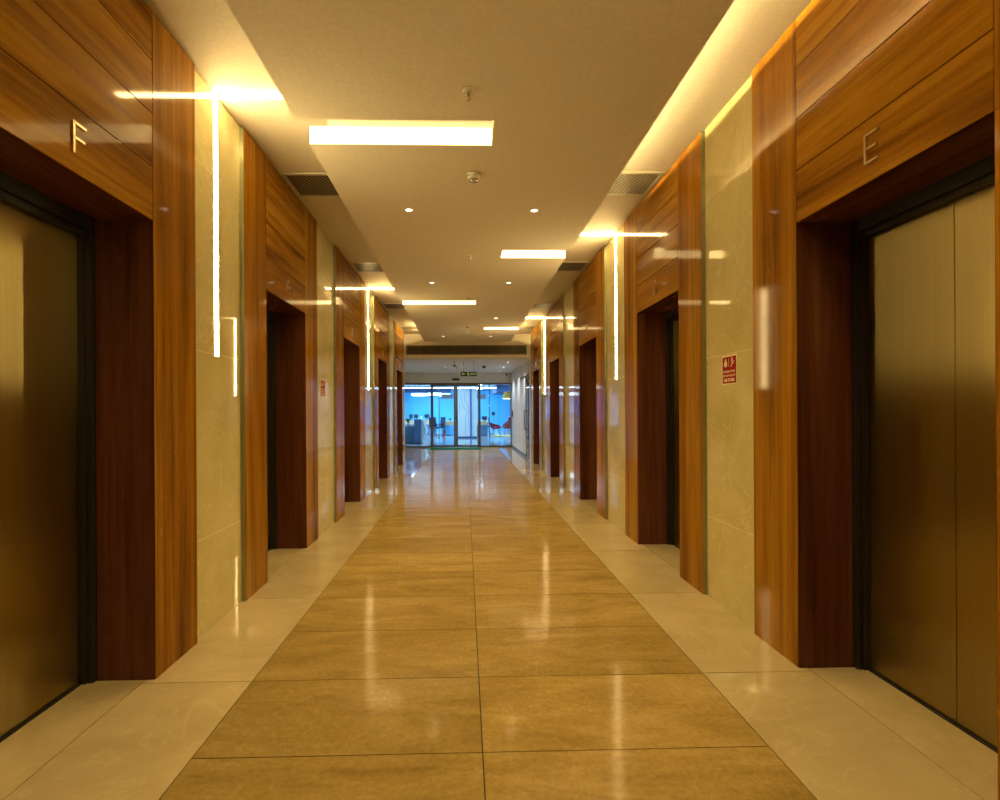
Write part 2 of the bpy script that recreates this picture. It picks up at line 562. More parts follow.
def panel_wall(name, x0, x1, y, mat, step, phase=0.0):
    bm = bmesh.new()
    x = x0
    while x < x1 - 0.01:
        b = min(x + step, x1)
        box(bm, x + 0.006, b - 0.006, y, y + 0.1, 0, OZ)
        x = b
    box(bm, x0, x1, y + 0.02, y + 0.12, 0, OZ, 1)
    return struct(obj(name, bm, [mat, M['bulkhead_blue']]))
panel_wall('wall_office_back', OX0, OX1, YE, M['office_blue'], 1.05)
for nm, x0, x1 in (('wall_office_left', OX0 - 0.1, OX0), ('wall_office_right', OX1, OX1 + 0.1)):
    bm = bmesh.new(); box(bm, x0, x1, YG, YE, 0, OZ)
    struct(obj(nm, bm, M['office_pale']))
for nm, x0, x1 in (('wall_office_front', OX0, -2.45), ('wall_office_front', XR + 0.2, OX1)):
    bm = bmesh.new(); box(bm, x0, x1, YG + 0.02, YG + 0.14, 0, OZ)
    struct(obj(nm, bm, M['office_pale']))
bm = bmesh.new()
box(bm, -6.9, -0.9, 33.0, 33.5, 2.60, OZ)
struct(obj('trim_bulkhead', bm, M['bulkhead_blue']))
bm = bmesh.new()
box(bm, 1.9, 6.9, 31.0, 35.5, 2.50, OZ)
struct(obj('trim_bulkhead', bm, M['bulkhead_blue']))

# ------------------------------------------------------------------ elevator portals
def stroke(bm, pts, w=0.010, d=0.008):
    """letter stroke as flat bars standing off the stone, (y, z) points"""
    for (y0, z0), (y1, z1) in zip(pts, pts[1:]):
        dy, dz = y1 - y0, z1 - z0
        L = math.hypot(dy, dz)
        if L < 1e-6:
            continue
        ny, nz = -dz / L * w / 2, dy / L * w / 2
        ey, ez = dy / L * w * 0.35, dz / L * w * 0.35
        prism(bm, [(y0 - ey + ny, z0 - ez + nz), (y0 - ey - ny, z0 - ez - nz), (y1 + ey - ny, z1 + ez - nz), (y1 + ey + ny, z1 + ez + nz)], 0.0, d, 'X')

def arc(cy, cz, ry, rz, a0, a1, n=12):
    return [(cy + ry * math.cos(R(a0 + (a1 - a0) * k / n)), cz + rz * math.sin(R(a0 + (a1 - a0) * k / n))) for k in range(n + 1)]
w, h = 0.034, 0.062
GLYPH = {
    'A': [[(-w, -h), (0, h), (w, -h)], [(-w * 0.6, -h * 0.25), (w * 0.6, -h * 0.25)]],
    'B': [[(-w, -h), (-w, h)], [(-w, h)] + arc(0, h / 2, w * 0.85, h / 2, 90, -90) + [(-w, 0)], [(-w, 0)] + arc(0, -h / 2, w, h / 2, 90, -90) + [(-w, -h)]],
    'C': [arc(0, 0, w, h, 50, 310, 20)],
    'D': [[(-w, -h), (-w, h)] + arc(-w * 0.1, 0, w * 1.1, h, 90, -90, 16) + [(-w, -h)]],
    'E': [[(w, h), (-w, h), (-w, -h), (w, -h)], [(-w, 0), (w * 0.75, 0)]],
    'F': [[(w, h), (-w, h), (-w, -h)], [(-w, 0), (w * 0.75, 0)]],
    'G': [arc(0, 0, w, h, 50, 340, 22) + [(w, 0), (w * 0.2, 0)]],
    'H': [[(-w, -h), (-w, h)], [(w, -h), (w, h)], [(-w, 0), (w, 0)]],
    'I': [[(0, -h), (0, h)]],
    'J': [[(w * 0.6, h), (w * 0.6, -h * 0.4)] + arc(-w * 0.1, -h * 0.4, w * 0.7, h * 0.6, 0, -170, 10)],
}
def letter(ch, root):
    bm = bmesh.new()
    for s in GLYPH[ch]:
        stroke(bm, s)
    o = obj('letter', bm, M['brass'], root, (0.0, 0.0, 2.555))
    o['label'] = 'thin brass letter ' + ch
    return o

def portal(label):
    t = thing('elevator_portal', label, 'elevator surround', group='stone elevator surrounds')
    for s in (-1, 1):
        bm = bmesh.new()
        pts = [(0, s * (HO + 0.003)), (0, s * HW), (-0.03, s * HW), (-0.03, s * (HO + 0.033))]
        prism(bm, pts, 0.0, ZO - 0.001, 'Z', 0)
        prism(bm, pts, ZO + 0.001, ZT, 'Z', 0)
        ya, yb = sorted((s * (HO + 0.034), s * HW))
        box(bm, -0.045, -0.0301, ya, yb, 0, ZT, 1)
        obj('pilaster', bm, [M['stone_v'], M['dark_back']], t)
        bm = bmesh.new()
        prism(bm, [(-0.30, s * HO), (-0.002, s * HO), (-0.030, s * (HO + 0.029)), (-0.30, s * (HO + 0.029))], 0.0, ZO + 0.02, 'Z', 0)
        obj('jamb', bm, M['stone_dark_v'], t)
        bm = bmesh.new()
        ya, yb = sorted((s * HW, s * (HW + 0.005)))
        box(bm, -0.0300, -0.003, ya, yb, 0, ZT - 0.002, 0)
        obj('edge_trim', bm, M['trim'], t)
    z = ZO
    for k in range(4):
        z1 = ZO + 0.279 * (k + 1) if k < 3 else ZT
        bm = bmesh.new()
        box(bm, -0.03, 0, -HO + 0.001, HO - 0.001, z + (0.0028 if k else 0.001), z1 - 0.0028, 0, 0.001)
        obj('lintel_board', bm, M['stone_h'], t)
        z = z1
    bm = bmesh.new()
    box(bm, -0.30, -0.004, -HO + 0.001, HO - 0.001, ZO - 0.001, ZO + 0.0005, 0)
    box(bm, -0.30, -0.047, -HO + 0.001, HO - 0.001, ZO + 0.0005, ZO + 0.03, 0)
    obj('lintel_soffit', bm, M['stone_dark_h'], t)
    bm = bmesh.new()
    box(bm, -0.045, -0.031, -HO, HO, ZO + 0.004, ZT, 0)
    obj('backing', bm, M['dark_back'], t)
    return t

def elevator_door(label):
    t = thing('elevator_entrance', label, 'elevator door', group='closed elevator doors')
    zd = 2.315
    for s in (-1, 1):
        bm = bmesh.new()
        ya, yb = sorted((s * 0.495, s * (HO - 0.002)))
        box(bm, -0.330, -0.301, ya, yb, 0, ZO, 0, 0.002)
        ya, yb = sorted((s * 0.485, s * (HO - 0.002)))
        box(bm, -0.365, -0.332, ya, yb, 0, ZO, 0, 0.002)
        obj('door_post', bm, M['black_metal'], t)
    bm = bmesh.new()
    box(bm, -0.330, -0.301, -0.495, 0.495, zd + 0.03, ZO, 0, 0.002)
    box(bm, -0.365, -0.332, -0.485, 0.485, zd, ZO, 0, 0.002)
    obj('door_header', bm, M['black_metal'], t)
    for s in (-1, 1):
        bm = bmesh.new()
        ya, yb = sorted((s * 0.0015, s * 0.53))
        box(bm, -0.395, -0.367, ya, yb, 0.008, zd + 0.05, 0, 0.002)
        obj('door_panel', bm, M['door'], t)
    bm = bmesh.new()
    box(bm, -0.40, -0.352, -0.483, 0.483, 0, 0.006, 0)
    box(bm, -0.45, -0.40, -0.55, 0.55, 0, ZO, 0)
    obj('sill', bm, M['dark_back'], t)
    return t

LET_R = ['E', 'D', 'C', 'B', 'A']
LET_L = ['F', 'G', 'H', 'I', 'J']
p0 = d0 = None
pl, dl = [], []
for side, lets in (('L', LET_L), ('R', LET_R)):
    for c, ch in zip(CENTRES, lets):
        loc = (XL if side == 'L' else XR, c, 0)
        rz = 0.0 if side == 'L' else PI
        opp = {'E': 'F', 'F': 'E', 'D': 'G', 'G': 'D', 'C': 'H', 'H': 'C', 'B': 'I', 'I': 'B', 'A': 'J', 'J': 'A'}[ch]
        lb = 'polished brown stone elevator surround with brass letter %s, facing the one lettered %s' % (ch, opp)
        ld = 'closed bronze steel elevator doors recessed under the brass letter %s' % ch
        if p0 is None:
            p0 = portal(lb); p0.location = loc
            d0 = elevator_door(ld); d0.location = loc
            pl.append((p0, ch)); dl.append(d0)
        else:
            pl.append((dup(p0, loc, lb, rz), ch))
            dl.append(dup(d0, loc, ld, rz))
for p, ch in pl:
    letter(ch, p)

# ------------------------------------------------------------------ light lines on walls and soffit, and in the panel slots
def light_line(y, side, label):
    t = thing('wall_light_strip', label, 'wall light', (CL if side == 'L' else CR, y, 0), 0 if side == 'L' else PI, 'light lines running up wall and across ceiling')
    reach = (PL + 0.14 - CL) if side == 'L' else (CR - PR + 0.14)
    bm = bmesh.new()
    box(bm, 0, 0.004, -0.027, 0.027, 1.775, ZS - 0.020)
    obj('upright_diffuser', bm, M['led'], t)
    bm = bmesh.new()
    box(bm, 0.001, reach, -0.011, 0.011, ZS - 0.019, ZS)
    obj('ceiling_diffuser', bm, M['led_ceiling'], t)
    bm = bmesh.new()
    box(bm, 0, 0.003, -0.030, -0.0272, 1.772, ZS - 0.020)
    box(bm, 0, 0.003, 0.0272, 0.030, 1.772, ZS - 0.020)
    box(bm, 0, 0.003, -0.030, 0.030, 1.770, 1.775)
    obj('profile', bm, M['trim'], t)
    return t
LN = {0.65: 'light line on right wall just before elevator surround E',
      3.52: 'light line up the cream wall between elevator surrounds F and G',
      6.22: 'light line up the cream wall between elevator surrounds D and C',
      9.0: 'light line up the cream wall between elevator surrounds H and I',
      11.82: 'light line up the cream wall between elevator surrounds B and A'}
for y, s in LED_Y:
    light_line(y, s, LN[y])

def slot_light(y, side, label):
    x0, x1 = (PL + 0.001, 0.198) if side == 'L' else (0.452, PR - 0.001)
    t = thing('slot_light', label, 'ceiling light', ((x0 + x1) / 2, y + SW, ZP), 0, 'light slots cut in the dropped ceiling')
    hw = (x1 - x0) / 2
    bm = bmesh.new()
    box(bm, -hw, hw, -0.008, -0.001, 0.004, 0.126)
    obj('diffuser', bm, M['slot'], t)
    bm = bmesh.new()
    box(bm, -hw, hw, -0.010, -0.001, 0.0, 0.003)
    box(bm, -hw, hw, -0.010, -0.001, 0.1265, 0.128)
    obj('edge_rail', bm, M['plastic'], t)
    return t
SN = {0.65: 'glowing ceiling slot ahead of elevator surround E',
      3.52: 'largest glowing ceiling slot, level with the gap between surrounds F and G',
      6.22: 'glowing ceiling slot level with the gap between surrounds D and C',
      9.0: 'thin glowing ceiling slot level with the gap between surrounds H and I',
      11.82: 'short glowing ceiling slot level with the gap between surrounds B and A'}
for y, s in LED_Y:
    slot_light(y, s, SN[y])

# cove strips lying on top of the panel edge
def cove(label, x0, x1, y0, y1, rz=0.0):
    t = thing('cove_light', label, 'cove light', ((x0 + x1) / 2, (y0 + y1) / 2, ZPT), rz, 'light strips hidden on the dropped ceiling')
    hx, hy = (x1 - x0) / 2, (y1 - y0) / 2
    bm = bmesh.new(); box(bm, -hx, -hx + 0.006, -hy, hy, 0, 0.055)
    obj('rail', bm, M['plastic'], t)
    bm = bmesh.new(); box(bm, -hx + 0.006, hx, -hy * 0.99, hy * 0.99, 0.033, 0.040)
    obj('strip', bm, M['cove'], t)
    return t
cove('light strip along the panel edge between elevator surrounds E and D', PR - 0.139, PR - 0.125, 0.86, 4.7)
cove('light strip on the dropped ceiling beside elevator surround A', PR - 0.139, PR - 0.125, 12.4, 13.75)
cove('light strip on the dropped ceiling beside elevator surround J', PL + 0.125, PL + 0.139, 12.4, 13.75, PI)

# ------------------------------------------------------------------ ceiling vents
def crate(bm, x0, x1, y0, y1, z0, z1, step, w):
    for sgn in (1, -1):
        n = int((x1 - x0 + y1 - y0) / step) + 2
        for k in range(n):
            c = (x0 - (y1 - y0)) + k * step if sgn > 0 else x0 + k * step
            # line x = c + sgn*(y - y0)
            pts = []
            for y in (y0, y1):
                x = c + sgn * (y - y0)
                if x0 <= x <= x1:
                    pts.append((x, y))
            for x in (x0, x1):
                y = y0 + (x - c) / sgn
                if y0 < y < y1:
                    pts.append((x, y))
            if len(pts) < 2 or math.hypot(pts[0][0] - pts[1][0], pts[0][1] - pts[1][1]) < 0.01:
                continue
            (xa, ya), (xb, yb) = pts[:2]
            dx, dy = xb - xa, yb - ya
            L = math.hypot(dx, dy)
            nx, ny = -dy / L * w / 2, dx / L * w / 2
            prism(bm, [(xa + nx, ya + ny), (xa - nx, ya - ny), (xb - nx, yb - ny), (xb + nx, yb + ny)], z0, z1, 'Z')

def vent(label):
    t = thing('ceiling_vent', label, 'air vent', (0, 0, ZS), 0, 'air vents in the ceiling strips')
    hx, hy = 0.28, 0.25
    bm = bmesh.new()
    for a in ((-hx, hx, -hy, -hy + 0.03), (-hx, hx, hy - 0.03, hy), (-hx, -hx + 0.03, -hy + 0.03, hy - 0.03), (hx - 0.03, hx, -hy + 0.03, hy - 0.03)):
        box(bm, *a, -0.010, 0.0)
    obj('frame', bm, M['vent_frame'], t)
    bm = bmesh.new()
    crate(bm, -hx + 0.03, hx - 0.03, -hy + 0.03, hy - 0.03, -0.006, -0.003, 0.042, 0.0065)
    obj('honeycomb_core', bm, M['vent_dark'], t)
    bm = bmesh.new()
    box(bm, -hx + 0.03, hx - 0.03, -hy + 0.03, hy - 0.03, -0.0018, -0.0006)
    obj('backing', bm, M['dark_back'], t)
    return t
v0 = None
for (yl, yr, a, b) in ((4.91, 4.84, 'G', 'D'), (7.68, 7.63, 'H', 'C'), (10.50, 10.50, 'I', 'B'), (13.25, 13.2, 'J', 'A')):
    for x, y, ch in ((CL + 0.315, yl, a), (CR - 0.315, yr, b)):
        lb = 'square air vent in the ceiling strip beside elevator surround %s' % ch
        if v0 is None:
            v0 = vent(lb); v0.location = (x, y, ZS)
        else:
            dup(v0, (x, y, ZS), lb)

# long grille on the beam
t = thing('linear_grille', 'long dark horizontal air grille on the beam above the far lobby', 'air grille', (0.06, YB, 3.083))
bm = bmesh.new()
for a in ((-1.66, 1.66, 0.100, 0.130), (-1.66, 1.66, -0.130, -0.100), (-1.66, -1.63, -0.100, 0.100), (1.63, 1.66, -0.100, 0.100)):
    box(bm, a[0], a[1], -0.03, 0, a[2], a[3])
obj('frame', bm, M['grille'], t)
bm = bmesh.new()
for k in range(8):
    z = -0.0875 + k * 0.025
    box(bm, -1.63, 1.63, -0.022, -0.006, z - 0.004, z + 0.004)
obj('slats', bm, M['grille'], t)
bm = bmesh.new()
for k in range(1, 10):
    x = -1.63 + k * 0.326
    box(bm, x - 0.008, x + 0.008, -0.024, -0.004, -0.100, 0.100)
obj('mullion', bm, M['grille'], t)
bm = bmesh.new()
box(bm, -1.63, 1.63, -0.003, -0.001, -0.100, 0.100)
obj('backing', bm, M['dark_back'], t)

# ------------------------------------------------------------------ downlights, sprinklers, detectors
def downlight(label, z, lens, group):
    t = thing('downlight', label, 'downlight', (0, 0, z), 0, group)
    bm = bmesh.new()
    lathe(bm, [(0.045, 0.0), (0.046, -0.004), (0.041, -0.006), (0.031, -0.005), (0.029, 0.0)])
    obj('trim_ring', bm, M['plastic'], t)
    bm = bmesh.new()
    lathe(bm, [(0.0, -0.003), (0.0285, -0.003), (0.0285, 0.0)])
    obj('lens', bm, M[lens], t)
    return t
dl0 = downlight('small round downlight', ZP, 'lens', 'downlights in the dropped ceiling panel')
DLS = [(-0.51, 4.85, 'lit downlight between the two nearest light slots, on the F side'),
       (0.66, 4.85, 'lit downlight between the two nearest light slots, on the E side'),
       (-0.47, 7.60, 'lit downlight level with elevator surround H'),
       (0.65, 7.60, 'lit downlight level with elevator surround C'),
       (0.64, 10.50, 'lit downlight level with elevator surround B'),
       (-0.53, 13.05, 'lit downlight near the far end of the dropped ceiling on the J side'),
       (0.66, 13.05, 'lit downlight near the far end of the dropped ceiling on the A side'),
       (-0.50, 2.05, 'lit downlight before the first light slot on the F side'),
       (0.66, 2.05, 'lit downlight before the first light slot on the E side')]
for i, (x, y, lb) in enumerate(DLS):
    o = dl0 if i == 0 else dup(dl0, (x, y, ZP), lb)
    o.location = (x, y, ZP); o['label'] = lb
    spot((0, 0, -0.02), SPOT_W, SPOT_WARM, 125, 0.8, 0.04, o)
bm = bmesh.new()
lathe(bm, [(0.0, 0.0), (0.045, 0.0), (0.045, -0.006), (0.0, -0.006)])
tag(obj('downlight', bm, M['vent_frame'], None, (-0.50, 10.50, ZP)), 'unlit downlight level with elevator surround I', 'downlight', 'downlights in the dropped ceiling panel')

def sprinkler(label, loc, s=1.0):
    t = thing('sprinkler', label, 'sprinkler', loc, 0, 'sprinklers in the dropped ceiling')
    bm = bmesh.new()
    lathe(bm, [(0.0, 0.0), (0.040 * s, 0.0), (0.042 * s, -0.004), (0.034 * s, -0.012), (0.018 * s, -0.013), (0.0, -0.013)])
    obj('escutcheon', bm, M['plastic'], t)
    bm = bmesh.new()
    cyl(bm, (0, 0, -0.022), 0.010, 0.020, 'Z', 12)
    for sg in (-1, 1):
        tube(bm, [(sg * 0.009, 0, -0.030), (sg * 0.013, 0, -0.042), (0, 0, -0.052)], 0.0025, 6)
    cyl(bm, (0, 0, -0.054), 0.017, 0.003, 'Z', 16)
    obj('deflector', bm, M['chrome'], t)
    return t
sprinkler('largest ceiling sprinkler, above the slot nearest to surround F', (0.03, 3.04, ZP), 1.0)
sprinkler('small ceiling sprinkler before the second light slot', (0.07, 6.3, ZP), 0.8)
sprinkler('tiny ceiling sprinkler before the third light slot', (0.07, 8.55, ZP), 0.8)
sprinkler('tiny ceiling sprinkler at the far end of the panel', (0.07, 12.2, ZP), 0.8)

def detector(label, loc):
    t = thing('smoke_detector', label, 'smoke detector', loc, 0, 'smoke detectors on the dropped ceiling')
    bm = bmesh.new()
    lathe(bm, [(0.0, 0.0), (0.056, 0.0), (0.057, -0.012), (0.052, -0.022), (0.046, -0.024)])
    lathe(bm, [(0.046, -0.024), (0.050, -0.028), (0.046, -0.042), (0.0, -0.043)])
    obj('housing', bm, M['plastic'], t)
    bm = bmesh.new()
    for k in range(10):
        a = 2 * PI * k / 10
        tmp = bmesh.new(); bmesh.ops.create_cube(tmp, size=1)
        merge(bm, tmp, 0, Matrix.Translation((0.034 * math.cos(a), 0.034 * math.sin(a), -0.048)) @ Matrix.Rotation(a, 4, 'Z') @ Matrix.Diagonal((0.008, 0.013, 0.011, 1)))
    lathe(bm, [(0.0, -0.054), (0.034, -0.054), (0.036, -0.058), (0.0, -0.060)])
    obj('vent_ring', bm, M['chrome'], t)
    return t
detector('white round smoke detector behind the nearest light slot', (0.08, 4.11, ZP))
detector('small round smoke detector before the farthest light slot', (0.07, 11.3, ZP))

# ------------------------------------------------------------------ red fire signs
def fire_sign(label, loc, rz):
    t = thing('fire_sign', label, 'sign', loc, rz, 'red fire signs on cream walls')
    hw = 0.102
    bm = bmesh.new(); box(bm, 0, 0.004, -hw, hw, -hw, hw, 0, 0.001)
    obj('plate', bm, M['sign_cream'], t)
    bm = bmesh.new(); box(bm, 0.004, 0.0046, -hw + 0.010, hw - 0.010, -hw + 0.010, hw - 0.010)
    obj('red_field', bm, M['red'], t)
    bm = bmesh.new()
    fl = [(0.0, 0.032), (0.010, 0.014), (0.020, -0.004), (0.021, -0.018), (0.012, -0.030), (-0.010, -0.030), (-0.021, -0.018), (-0.019, -0.002), (-0.010, 0.008), (-0.006, 0.020)]
    prism(bm, [(y - 0.048, z + 0.052) for y, z in fl], 0.0046, 0.0054, 'X')
    obj('flame_symbol', bm, M['sign_cream'], t)
    bm = bmesh.new()
    def bar(p, q, w=0.006):
        (y0, z0), (y1, z1) = p, q
        L = math.hypot(y1 - y0, z1 - z0); ny, nz = -(z1 - z0) / L * w / 2, (y1 - y0) / L * w / 2
        prism(bm, [(y0 + ny, z0 + nz), (y0 - ny, z0 - nz), (y1 - ny, z1 - nz), (y1 + ny, z1 + nz)], 0.0046, 0.0054, 'X')
    st = [(0.020, 0.022), (0.030, 0.022), (0.030, 0.032), (0.042, 0.032), (0.042, 0.044), (0.056, 0.044), (0.056, 0.056), (0.070, 0.056)]
    for p, q in zip(st, st[1:]):
        bar(p, q, 0.005)
    for p, q in (((0.036, 0.072), (0.040, 0.052)), ((0.040, 0.052), (0.034, 0.040)), ((0.040, 0.052), (0.048, 0.050)), ((0.037, 0.068), (0.052, 0.074)), ((0.037, 0.068), (0.028, 0.060))):
        bar(p, q, 0.006)
    cyl(bm, (0.005, 0.036, 0.081), 0.006, 0.0008, 'X', 12)
    bar((-0.006, 0.022), (-0.006, 0.082), 0.0025)
    obj('stairs_symbol', bm, M['sign_cream'], t)
    for z, s, body, wt in ((-0.012, 0.021, 'IN CASE OF FIRE', 0.0003), (-0.040, 0.021, 'DO NOT USE LIFT', 0.0003), (-0.071, 0.029, 'USE STAIRS', 0.0010)):
        text('lettering', body, s, M['sign_cream'], t, face_x(0.0052, 0, z), 0.0004, 'CENTER', wt)
    return t
fire_sign('red fire sign on the cream wall between surrounds E and D', (CR, 3.545, 1.675), PI)
fire_sign('red fire sign on the cream wall between surrounds G and H', (CL, 6.13, 1.675), 0)

# ------------------------------------------------------------------ lobby fittings
lob0 = None
for x, y, lb in ((1.30, 15.6, 'lobby downlight nearest the beam, in the row by the white wall'),
                 (1.30, 17.4, 'lobby downlight in the middle of the row by the white wall'),
                 (1.30, 19.2, 'lobby downlight nearest the glass, in the row by the white wall'),
                 (-0.65, 17.4, 'lobby downlight on the side of elevator surround J'),
                 (-0.05, 17.4, 'lobby downlight beside the hanging exit sign rods'),
                 (-0.35, 19.4, 'lobby downlight close above the sliding doors')):
    if lob0 is None:
        lob0 = downlight(lb, ZL, 'lens_white', 'downlights in the white lobby ceiling'); lob0.location = (x, y, ZL)
        o = lob0
    else:
        o = dup(lob0, (x, y, ZL), lb)
    spot((0, 0, -0.02), LOBBY_W, (0.9, 0.93, 1.0), 130, 0.8, 0.04, o)

t = thing('exit_sign', 'green exit sign hanging on two rods from the lobby ceiling', 'exit sign', (0.12, 15.6, 2.51))
bm = bmesh.new(); box(bm, -0.24, 0.24, -0.012, 0.012, -0.065, 0.065, 0, 0.002)
obj('panel', bm, M['exit_green'], t)
bm = bmesh.new()
for x in (-0.15, 0.15):
    cyl(bm, (x, 0, (0.065 + ZL - 2.51) / 2), 0.004, ZL - 2.51 - 0.065, 'Z', 8)
    cyl(bm, (x, 0, ZL - 2.51 - 0.006), 0.018, 0.012, 'Z', 12)
obj('rod', bm, M['dark_plastic'], t)
bm = bmesh.new()
prism(bm, [(-0.21, 0.0), (-0.17, 0.035), (-0.17, 0.012), (-0.11, 0.012), (-0.11, -0.012), (-0.17, -0.012), (-0.17, -0.035)], -0.0135, -0.0121, 'Y')
obj('arrow', bm, M['exit_mark'], t)
bm = bmesh.new()
def bar2(p, q, w):
    (y0, z0), (y1, z1) = p, q
    L = math.hypot(y1 - y0, z1 - z0); ny, nz = -(z1 - z0) / L * w / 2, (y1 - y0) / L * w / 2
    prism(bm, [(y0 + ny, z0 + nz), (y0 - ny, z0 - nz), (y1 - ny, z1 - nz), (y1 + ny, z1 + nz)], -0.0135, -0.0121, 'Y')
for p, q in (((-0.02, 0.025), (-0.01, -0.010)), ((-0.01, -0.010), (-0.035, -0.05)), ((-0.01, -0.010), (0.015, -0.025)), ((0.015, -0.025), (0.015, -0.05)), ((-0.02, 0.02), (-0.05, 0.005)), ((-0.02, 0.02), (0.01, 0.01))):
    bar2(p, q, 0.013)
cyl(bm, (-0.03, -0.0128, 0.042), 0.012, 0.0014, 'Y', 14)
obj('running_figure', bm, M['exit_mark'], t)
text('lettering', 'EXIT', 0.085, M['exit_mark'], t, face_my(0.135, -0.0128, -0.003), 0.0006, 'CENTER', 0.001)

# ceiling camera on bracket, dome camera, door sensor, card reader, small detector
t = thing('bracket_camera', 'pale camera on a ceiling bracket left of the exit sign', 'camera', (-0.30, 15.5, ZL))
bm = bmesh.new()
cyl(bm, (0, 0, -0.010), 0.05, 0.02, 'Z', 18); cyl(bm, (0, 0, -0.06), 0.014, 0.09, 'Z', 12)
obj('bracket', bm, M['plastic'], t)
bm = bmesh.new()
box(bm, -0.05, 0.05, -0.07, 0.09, -0.165, -0.085, 0, 0.012)
cyl(bm, (0.075, -0.02, -0.175), 0.035, 0.09, 'Y', 16)
cb = obj('camera_body', bm, M['vent_frame'], t)
bm = bmesh.new(); cyl(bm, (0, -0.075, -0.125), 0.026, 0.012, 'Y', 16)
obj('lens', bm, M['dark_plastic'], cb)
t = thing('dome_camera', 'dark dome camera on the lobby ceiling right of the exit sign', 'camera', (0.62, 16.6, ZL))
bm = bmesh.new(); lathe(bm, [(0.0, 0.0), (0.075, 0.0), (0.075, -0.04), (0.068, -0.045)])
obj('base', bm, M['plastic'], t)
bm = bmesh.new(); lathe(bm, [(0.066, -0.045)] + [(0.066 * math.cos(R(a)), -0.045 - 0.066 * math.sin(R(a))) for a in range(10, 91, 10)])
obj('dome', bm, M['dark_plastic'], t)
t = thing('door_sensor', 'black motion sensor over the sliding glass doors', 'sensor', (-0.34, YG, 2.62))
bm = bmesh.new(); box(bm, -0.14, 0.14, -0.055, 0, -0.04, 0.04, 0, 0.008)
obj('housing', bm, M['dark_plastic'], t)
bm = bmesh.new(); box(bm, -0.10, 0.10, -0.058, -0.055, -0.03, -0.01)
obj('window', bm, M['black_metal'], t)
t = thing('card_reader', 'dark card reader on the white wall beside the glass partition', 'card reader', (XR + 0.01, 19.55, 1.28))
bm = bmesh.new(); box(bm, -0.03, 0, -0.07, 0.07, -0.11, 0.11, 0, 0.006)
hs = obj('housing', bm, M['dark_plastic'], t)
bm = bmesh.new(); box(bm, -0.032, -0.03, -0.045, 0.045, 0.02, 0.08)
obj('screen', bm, M['frame_grey'], hs)
t = thing('wall_detector', 'small dark round detector high on the header above the glass', 'detector', (1.62, YG, 2.80))
bm = bmesh.new(); cyl(bm, (0, -0.015, 0), 0.04, 0.03, 'Y', 16)
obj('housing', bm, M['frame_grey'], t)
bm = bmesh.new(); cyl(bm, (0, -0.032, 0), 0.02, 0.006, 'Y', 12)
obj('lens', bm, M['dark_plastic'], t)

# green mat
t = thing('door_mat', 'green mat on the floor in front of the sliding glass doors', 'door mat', (-0.35, 19.35, 0))
bm = bmesh.new(); box(bm, -0.95, 0.95, -0.45, 0.45, 0.0, 0.014, 0, 0.004)
obj('pile', bm, M['green'], t)
bm = bmesh.new()
for a in ((-0.98, 0.98, -0.48, -0.45), (-0.98, 0.98, 0.45, 0.48), (-0.98, -0.95, -0.45, 0.45), (0.95, 0.98, -0.45, 0.45)):
    box(bm, *a, 0, 0.008)
obj('border', bm, M['exit_green'], t)

# glass partition and sliding doors
for lb, x0, x1 in (('grey framed fixed glass pane in front of the blue grey reception desk', -2.42, -1.25), ('grey framed fixed glass pane between sliding doors and white wall', 0.54, 1.81)):
    t = thing('glass_partition', lb, 'glass partition', (0, YG, 0), 0, 'fixed glass panes beside the sliding doors')
    m0, m1 = (x0 + 0.075, x1 - 0.07) if x0 < 0 else (x0 + 0.07, x1 - 0.045)
    bxo('mullion', (x0, m0, 0.0, 0.10, 0, 2.42), M['frame_grey'], t, 0.003)
    bxo('mullion', (m1, x1, 0.0, 0.10, 0, 2.42), M['frame_grey'], t, 0.003)
    bxo('head_rail', (x0, x1, 0.0, 0.10, 2.42, 2.49), M['frame_grey'], t, 0.003)
    bxo('bottom_rail', (m0, m1, 0.0, 0.10, 0, 0.06), M['frame_grey'], t, 0.003)
    bxo('pane', (m0, m1, 0.045, 0.055, 0.06, 2.42), M['glass'], t)
t = thing('sliding_track', 'grey track rail over the two sliding glass door leaves', 'door track', (-0.355, YG, 2.42))
bxo('rail', (-0.893, 0.893, 0.0, 0.10, 0.0, 0.07), M['frame_grey'], t, 0.003)
bxo('guide', (-0.88, 0.88, 0.045, 0.055, -0.001, 0.0), M['dark_plastic'], t)
def leaf(label, x0, x1, inner):
    t = thing('sliding_glass_entrance', label, 'sliding door', ((x0 + x1) / 2, YG + 0.03, 0), 0, 'glass sliding door leaves')
    t['kind'] = 'thing'
    hw = (x1 - x0) / 2
    sides = {'L': -hw, 'R': hw}
    for k, x in sides.items():
        wd = 0.075 if k == inner else 0.03
        a, b = sorted((x, x - math.copysign(wd, x)))
        st = bxo('stile', (a, b, 0, 0.04, 0.012, 2.418), M['frame_grey'], t, 0.002)
        if k == inner:
            bxo('lock', ((hw - 0.06 if inner == 'R' else -hw + 0.02), (hw - 0.02 if inner == 'R' else -hw + 0.06), -0.02, 0.0, 1.05, 1.20), M['dark_plastic'], st, 0.003)
    a, b = (-hw + (0.075 if inner == 'L' else 0.03), hw - (0.075 if inner == 'R' else 0.03))
    bxo('bottom_rail', (a, b, 0, 0.04, 0.012, 0.085), M['frame_grey'], t, 0.002)
    bxo('top_rail', (a, b, 0, 0.04, 2.37, 2.418), M['frame_grey'], t, 0.002)
    bxo('pane', (a, b, 0.016, 0.024, 0.085, 2.37), M['glass'], t)
    return t
leaf('glass sliding door leaf next to the fixed pane showing the reception desk', -1.25, -0.352, 'R')
leaf('glass sliding door leaf in front of the patterned pale pillar', -0.348, 0.54, 'L')

